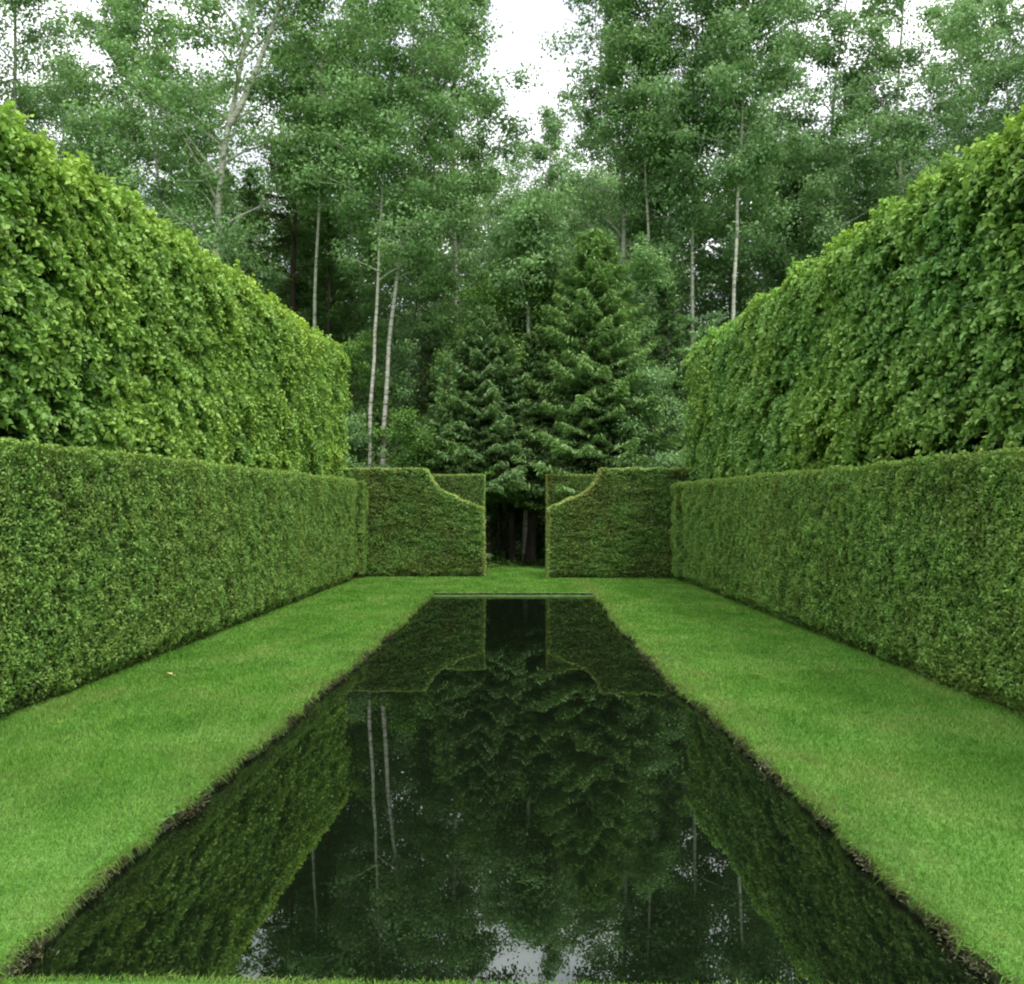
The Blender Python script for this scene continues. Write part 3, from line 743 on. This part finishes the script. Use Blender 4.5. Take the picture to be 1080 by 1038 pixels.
conifer(138, hz(190, 33.), 2.3, 140, 260, .28, M_bark_d, M_spruce, tree(842, 33., 'dark spruce beyond the middle of the right tall hedge', 'spruce_tree'))
def shrub(seed, px, d, toppy, r, label, mat=M_maple, n=12000, ls=.085):
    broadleaf(seed, hz(toppy, d), .25, r, None, .05, 22, n, ls, M_bark_d, mat, tree(px, d, label, 'shrub', 'shrub'), 'round', .42)
shrub(150, 440, 25.3, 440, .95, 'light green leafy shrub in front of the close pair of pale trunks')
shrub(151, 703, 25.2, 385, 1.0, 'leafy shrub with spreading branches beside the end of the right tall hedge', M_birch)
shrub(152, 490, 25.6, 470, .8, 'low dark shrub above the left square hedge')
shrub(153, 355, 26.2, 450, 1.1, 'dark shrub beside the end of the left tall hedge', M_birch)
shrub(154, 372, 28., 360, 1.5, 'bushy green shrub behind the left tall hedge end, left of the pale trunks', M_maple, 15000)
shrub(157, 752, 28.8, 335, 1.7, 'tall leafy bush behind the far end of the right tall hedge', M_aspen, 22000)
shrub(158, 668, 28.5, 270, 1.9, 'tall mid-green bush behind the large cedar', M_birch, 26000)
shrub(159, 430, 29.5, 240, 1.9, 'tall mid-green bush behind the close pair of pale trunks', M_birch, 26000)
shrub(160, 520, 30.5, 285, 1.9, 'tall mid-green bush behind the dark layered spruce', M_birch, 26000)
shrub(161, 602, 31., 290, 1.7, 'tall mid-green bush left of the large cedar top', M_birch, 26000)

shrub(162, 312, 32., 290, 1.9, 'bushy green shrub beneath the brown pine', M_birch, 20000)

shrub(163, 533, 29.5, 515, .8, 'dim leafy shrub deep in the opening, left of the dark trunks', M_maple, 7000)
shrub(164, 566, 29.8, 525, .7, 'dim leafy shrub deep in the opening, right of the dark trunks', M_maple, 6000)
# bare dark trunks deep in the opening
for i, (px, dd, r0) in enumerate(((541, 27.2, .10), (556, 28.2, .13), (529, 28.6, .09))):
    lab = ('thin dark trunk in the middle of the opening between the end hedges', 'thicker dark trunk right of centre in the opening', 'thin dark trunk left of centre in the opening')[i]
    broadleaf(170 + i, 9.0, 3.2, 1.6, None, r0, 18, 12000, .085, M_bark_d, M_maple, tree(px, dd, lab, 'woodland_tree'))

# -- rear rows: a few shapes repeated with their parts
protos = []
for s, (kind) in enumerate(('b', 'a', 'b', 'c')):
    root = thing('woodland_tree', 'dense green tree standing deep in the wood behind the front trees', 'tree', (0, 40, 0), 'trees deep in the wood')
    if kind == 'c': conifer(200 + s, 16.5, 3.0, 120, 260, .28, M_bark_d, M_spruce, root, spray=(.20, .06))
    else: broadleaf(200 + s, 17.0, 1.5, 2.7, None, .16, 42, 26000, .13, M_bark_g if kind == 'a' else M_bark_b, M_aspen if kind == 'a' else M_birch, root, csize=.75)
    protos.append(root)
def dup(root):
    r = root.copy(); COL.objects.link(r)
    for ch in list(root.children):
        c = ch.copy(); COL.objects.link(c); c.parent = r
    return r
g = np.random.default_rng(77)
spots = []
for px in np.linspace(-60, 1150, 17):
    if not 490 < px < 665: spots.append((px + g.uniform(-20, 20), g.uniform(36, 39)))
for px in np.linspace(-90, 1180, 19):
    if not 490 < px < 660: spots.append((px + g.uniform(-20, 20), g.uniform(42, 46)))
for px in (498, 528, 556, 588, 618, 650, 682): spots.append((px + g.uniform(-6, 6), g.uniform(49, 55)))
used = set()
for i, (px, dd) in enumerate(spots):
    k = int(g.integers(0, 4)) if i > 3 else i
    o = protos[k] if k not in used else dup(protos[k]); used.add(k)
    top = 110 if px < 690 else 140
    if dd > 48: top = 200
    if 225 < px < 350: top = 195
    if 425 < px <= 490 or 665 < px < 700: top = 195
    if px < 170: top = 170
    s = hz(top + g.uniform(-35, 40), dd) / 17.0
    o.location = (at(px, dd), dd, 0); o.rotation_euler = (0, 0, g.uniform(0, 6.28)); o.scale = (s * g.uniform(.9, 1.15),) * 2 + (s,)

# far wood that reads as one dark mass
def far_wood():
    g = np.random.default_rng(9); N = 90000
    x = g.uniform(-48, 48, N); dd = g.uniform(50, 58, N); z = g.random(N) ** .8 * 15
    q = np.column_stack([x, dd, z]); keep = z < 8 + 9 * fbm(q * [1, 0, 0], .12)
    q = q[keep]
    q[:, 1] += (fbm(q, .35, 3) - .5) * 8
    o = leaves('far_wood', q, np.tile([0, -1., .6], (len(q), 1)), .5, .36, M_birch, None, tone=np.clip(fbm(q, .4, 8) + g.normal(0, .12, len(q)) - .15, 0, 1), spread=.6, seed=9)
    tag(o, 'mass of dark green woodland far behind the trees', 'woodland', kind='stuff')
far_wood()
def ground_cover():
    g = np.random.default_rng(19); N = 60000
    x = g.uniform(-14, 14, N); y = 25.3 + g.random(N) * 10
    q = np.column_stack([x, y, x * 0]); n = fbm(q, .8, 6)
    k = n > .42; q = q[k]; q[:, 2] = g.random(len(q)) * (n[k] - .38) * np.where(np.abs(q[:, 0]) < 1.7, 1.0, 2.2)
    o = leaves('ground_cover', q, np.tile([0, -.3, 1.], (len(q), 1)), .10, .06, M_maple, None, tone=g.random(len(q)) * .6, seed=19)
    tag(o, 'low leafy undergrowth covering the floor of the wood', 'undergrowth', kind='stuff')
ground_cover()

# ------------------------------------------------------------------ sky, sun, camera
SUN_EL, SUN_AZ = 52, 150      # azimuth clockwise from +Y: behind the viewer, to the right
w = bpy.data.worlds.new('World'); scene.world = w; w.use_nodes = True
N = w.node_tree.nodes; Lk = w.node_tree.links; N.clear()
sky = N.new('ShaderNodeTexSky'); sky.sky_type = 'NISHITA'; sky.sun_disc = False
sky.sun_elevation = R(SUN_EL); sky.sun_rotation = R(SUN_AZ); sky.air_density = 1.0; sky.dust_density = 2.0
tc = N.new('ShaderNodeTexCoord'); mp = N.new('ShaderNodeMapping'); mp.inputs['Scale'].default_value = (1, 1, 2.2); Lk.new(tc.outputs['Generated'], mp.inputs[0])
nz = N.new('ShaderNodeTexNoise'); nz.inputs['Scale'].default_value = 2.6; nz.inputs['Detail'].default_value = 6; nz.inputs['Roughness'].default_value = .55
Lk.new(mp.outputs[0], nz.inputs['Vector'])
cr = ramp(N, [(.36, (.55, .55, .55)), (.58, (1, 1, 1))]); Lk.new(nz.outputs['Fac'], cr.inputs[0])
cloud = ramp(N, [(.42, (.56, .575, .64)), (.66, (1, .99, 1.0))]); Lk.new(nz.outputs['Fac'], cloud.inputs[0])
# overcast sky: brighter towards the zenith
sx = N.new('ShaderNodeSeparateXYZ'); Lk.new(tc.outputs['Generated'], sx.inputs[0])
gr = N.new('ShaderNodeMapRange'); gr.inputs[1].default_value = .35; gr.inputs[2].default_value = 1; gr.inputs[3].default_value = 15.5; gr.inputs[4].default_value = 34
Lk.new(sx.outputs['Z'], gr.inputs[0])
vm = N.new('ShaderNodeVectorMath'); vm.operation = 'SCALE'; Lk.new(cloud.outputs[0], vm.inputs[0]); Lk.new(gr.outputs[0], vm.inputs['Scale'])
mc = mixc(N, Lk, cr.outputs[0], sky.outputs[0], vm.outputs[0])
bg = N.new('ShaderNodeBackground'); bg.inputs['Strength'].default_value = .13; Lk.new(mc, bg.inputs[0])
ow = N.new('ShaderNodeOutputWorld'); Lk.new(bg.outputs[0], ow.inputs[0])

sl = bpy.data.lights.new('sun', 'SUN'); sl.energy = 2.1; sl.angle = R(12); sl.color = (1, .96, .88)
so = bpy.data.objects.new('sun', sl); COL.objects.link(so)
so.rotation_euler = (R(90 - SUN_EL), 0, R(180 - SUN_AZ) )
so.location = (5, -5, 20)

cam = bpy.data.cameras.new('camera'); co = bpy.data.objects.new('camera', cam); COL.objects.link(co)
cam.sensor_width = 36; cam.sensor_fit = 'HORIZONTAL'; cam.lens = 36 * F
co.location = (0, 0, EYE)
co.rotation_euler = (R(90) + math.atan(19 / 950.), 0, math.atan(3 / 950.))
cam.clip_end = 5000; cam.clip_start = .05
scene.camera = co
scene.view_settings.view_transform = 'Standard'; scene.view_settings.look = 'None'; scene.view_settings.exposure = 0
scene.render.film_transparent = False
try:
    scene.cycles.filter_width = 2.1
    scene.cycles.max_bounces = 8; scene.cycles.diffuse_bounces = 5; scene.cycles.glossy_bounces = 3; scene.cycles.transmission_bounces = 4
    scene.cycles.use_denoising = True
    scene.cycles.use_adaptive_sampling = True; scene.cycles.adaptive_threshold = .02
    scene.cycles.caustics_reflective = False
except Exception: pass
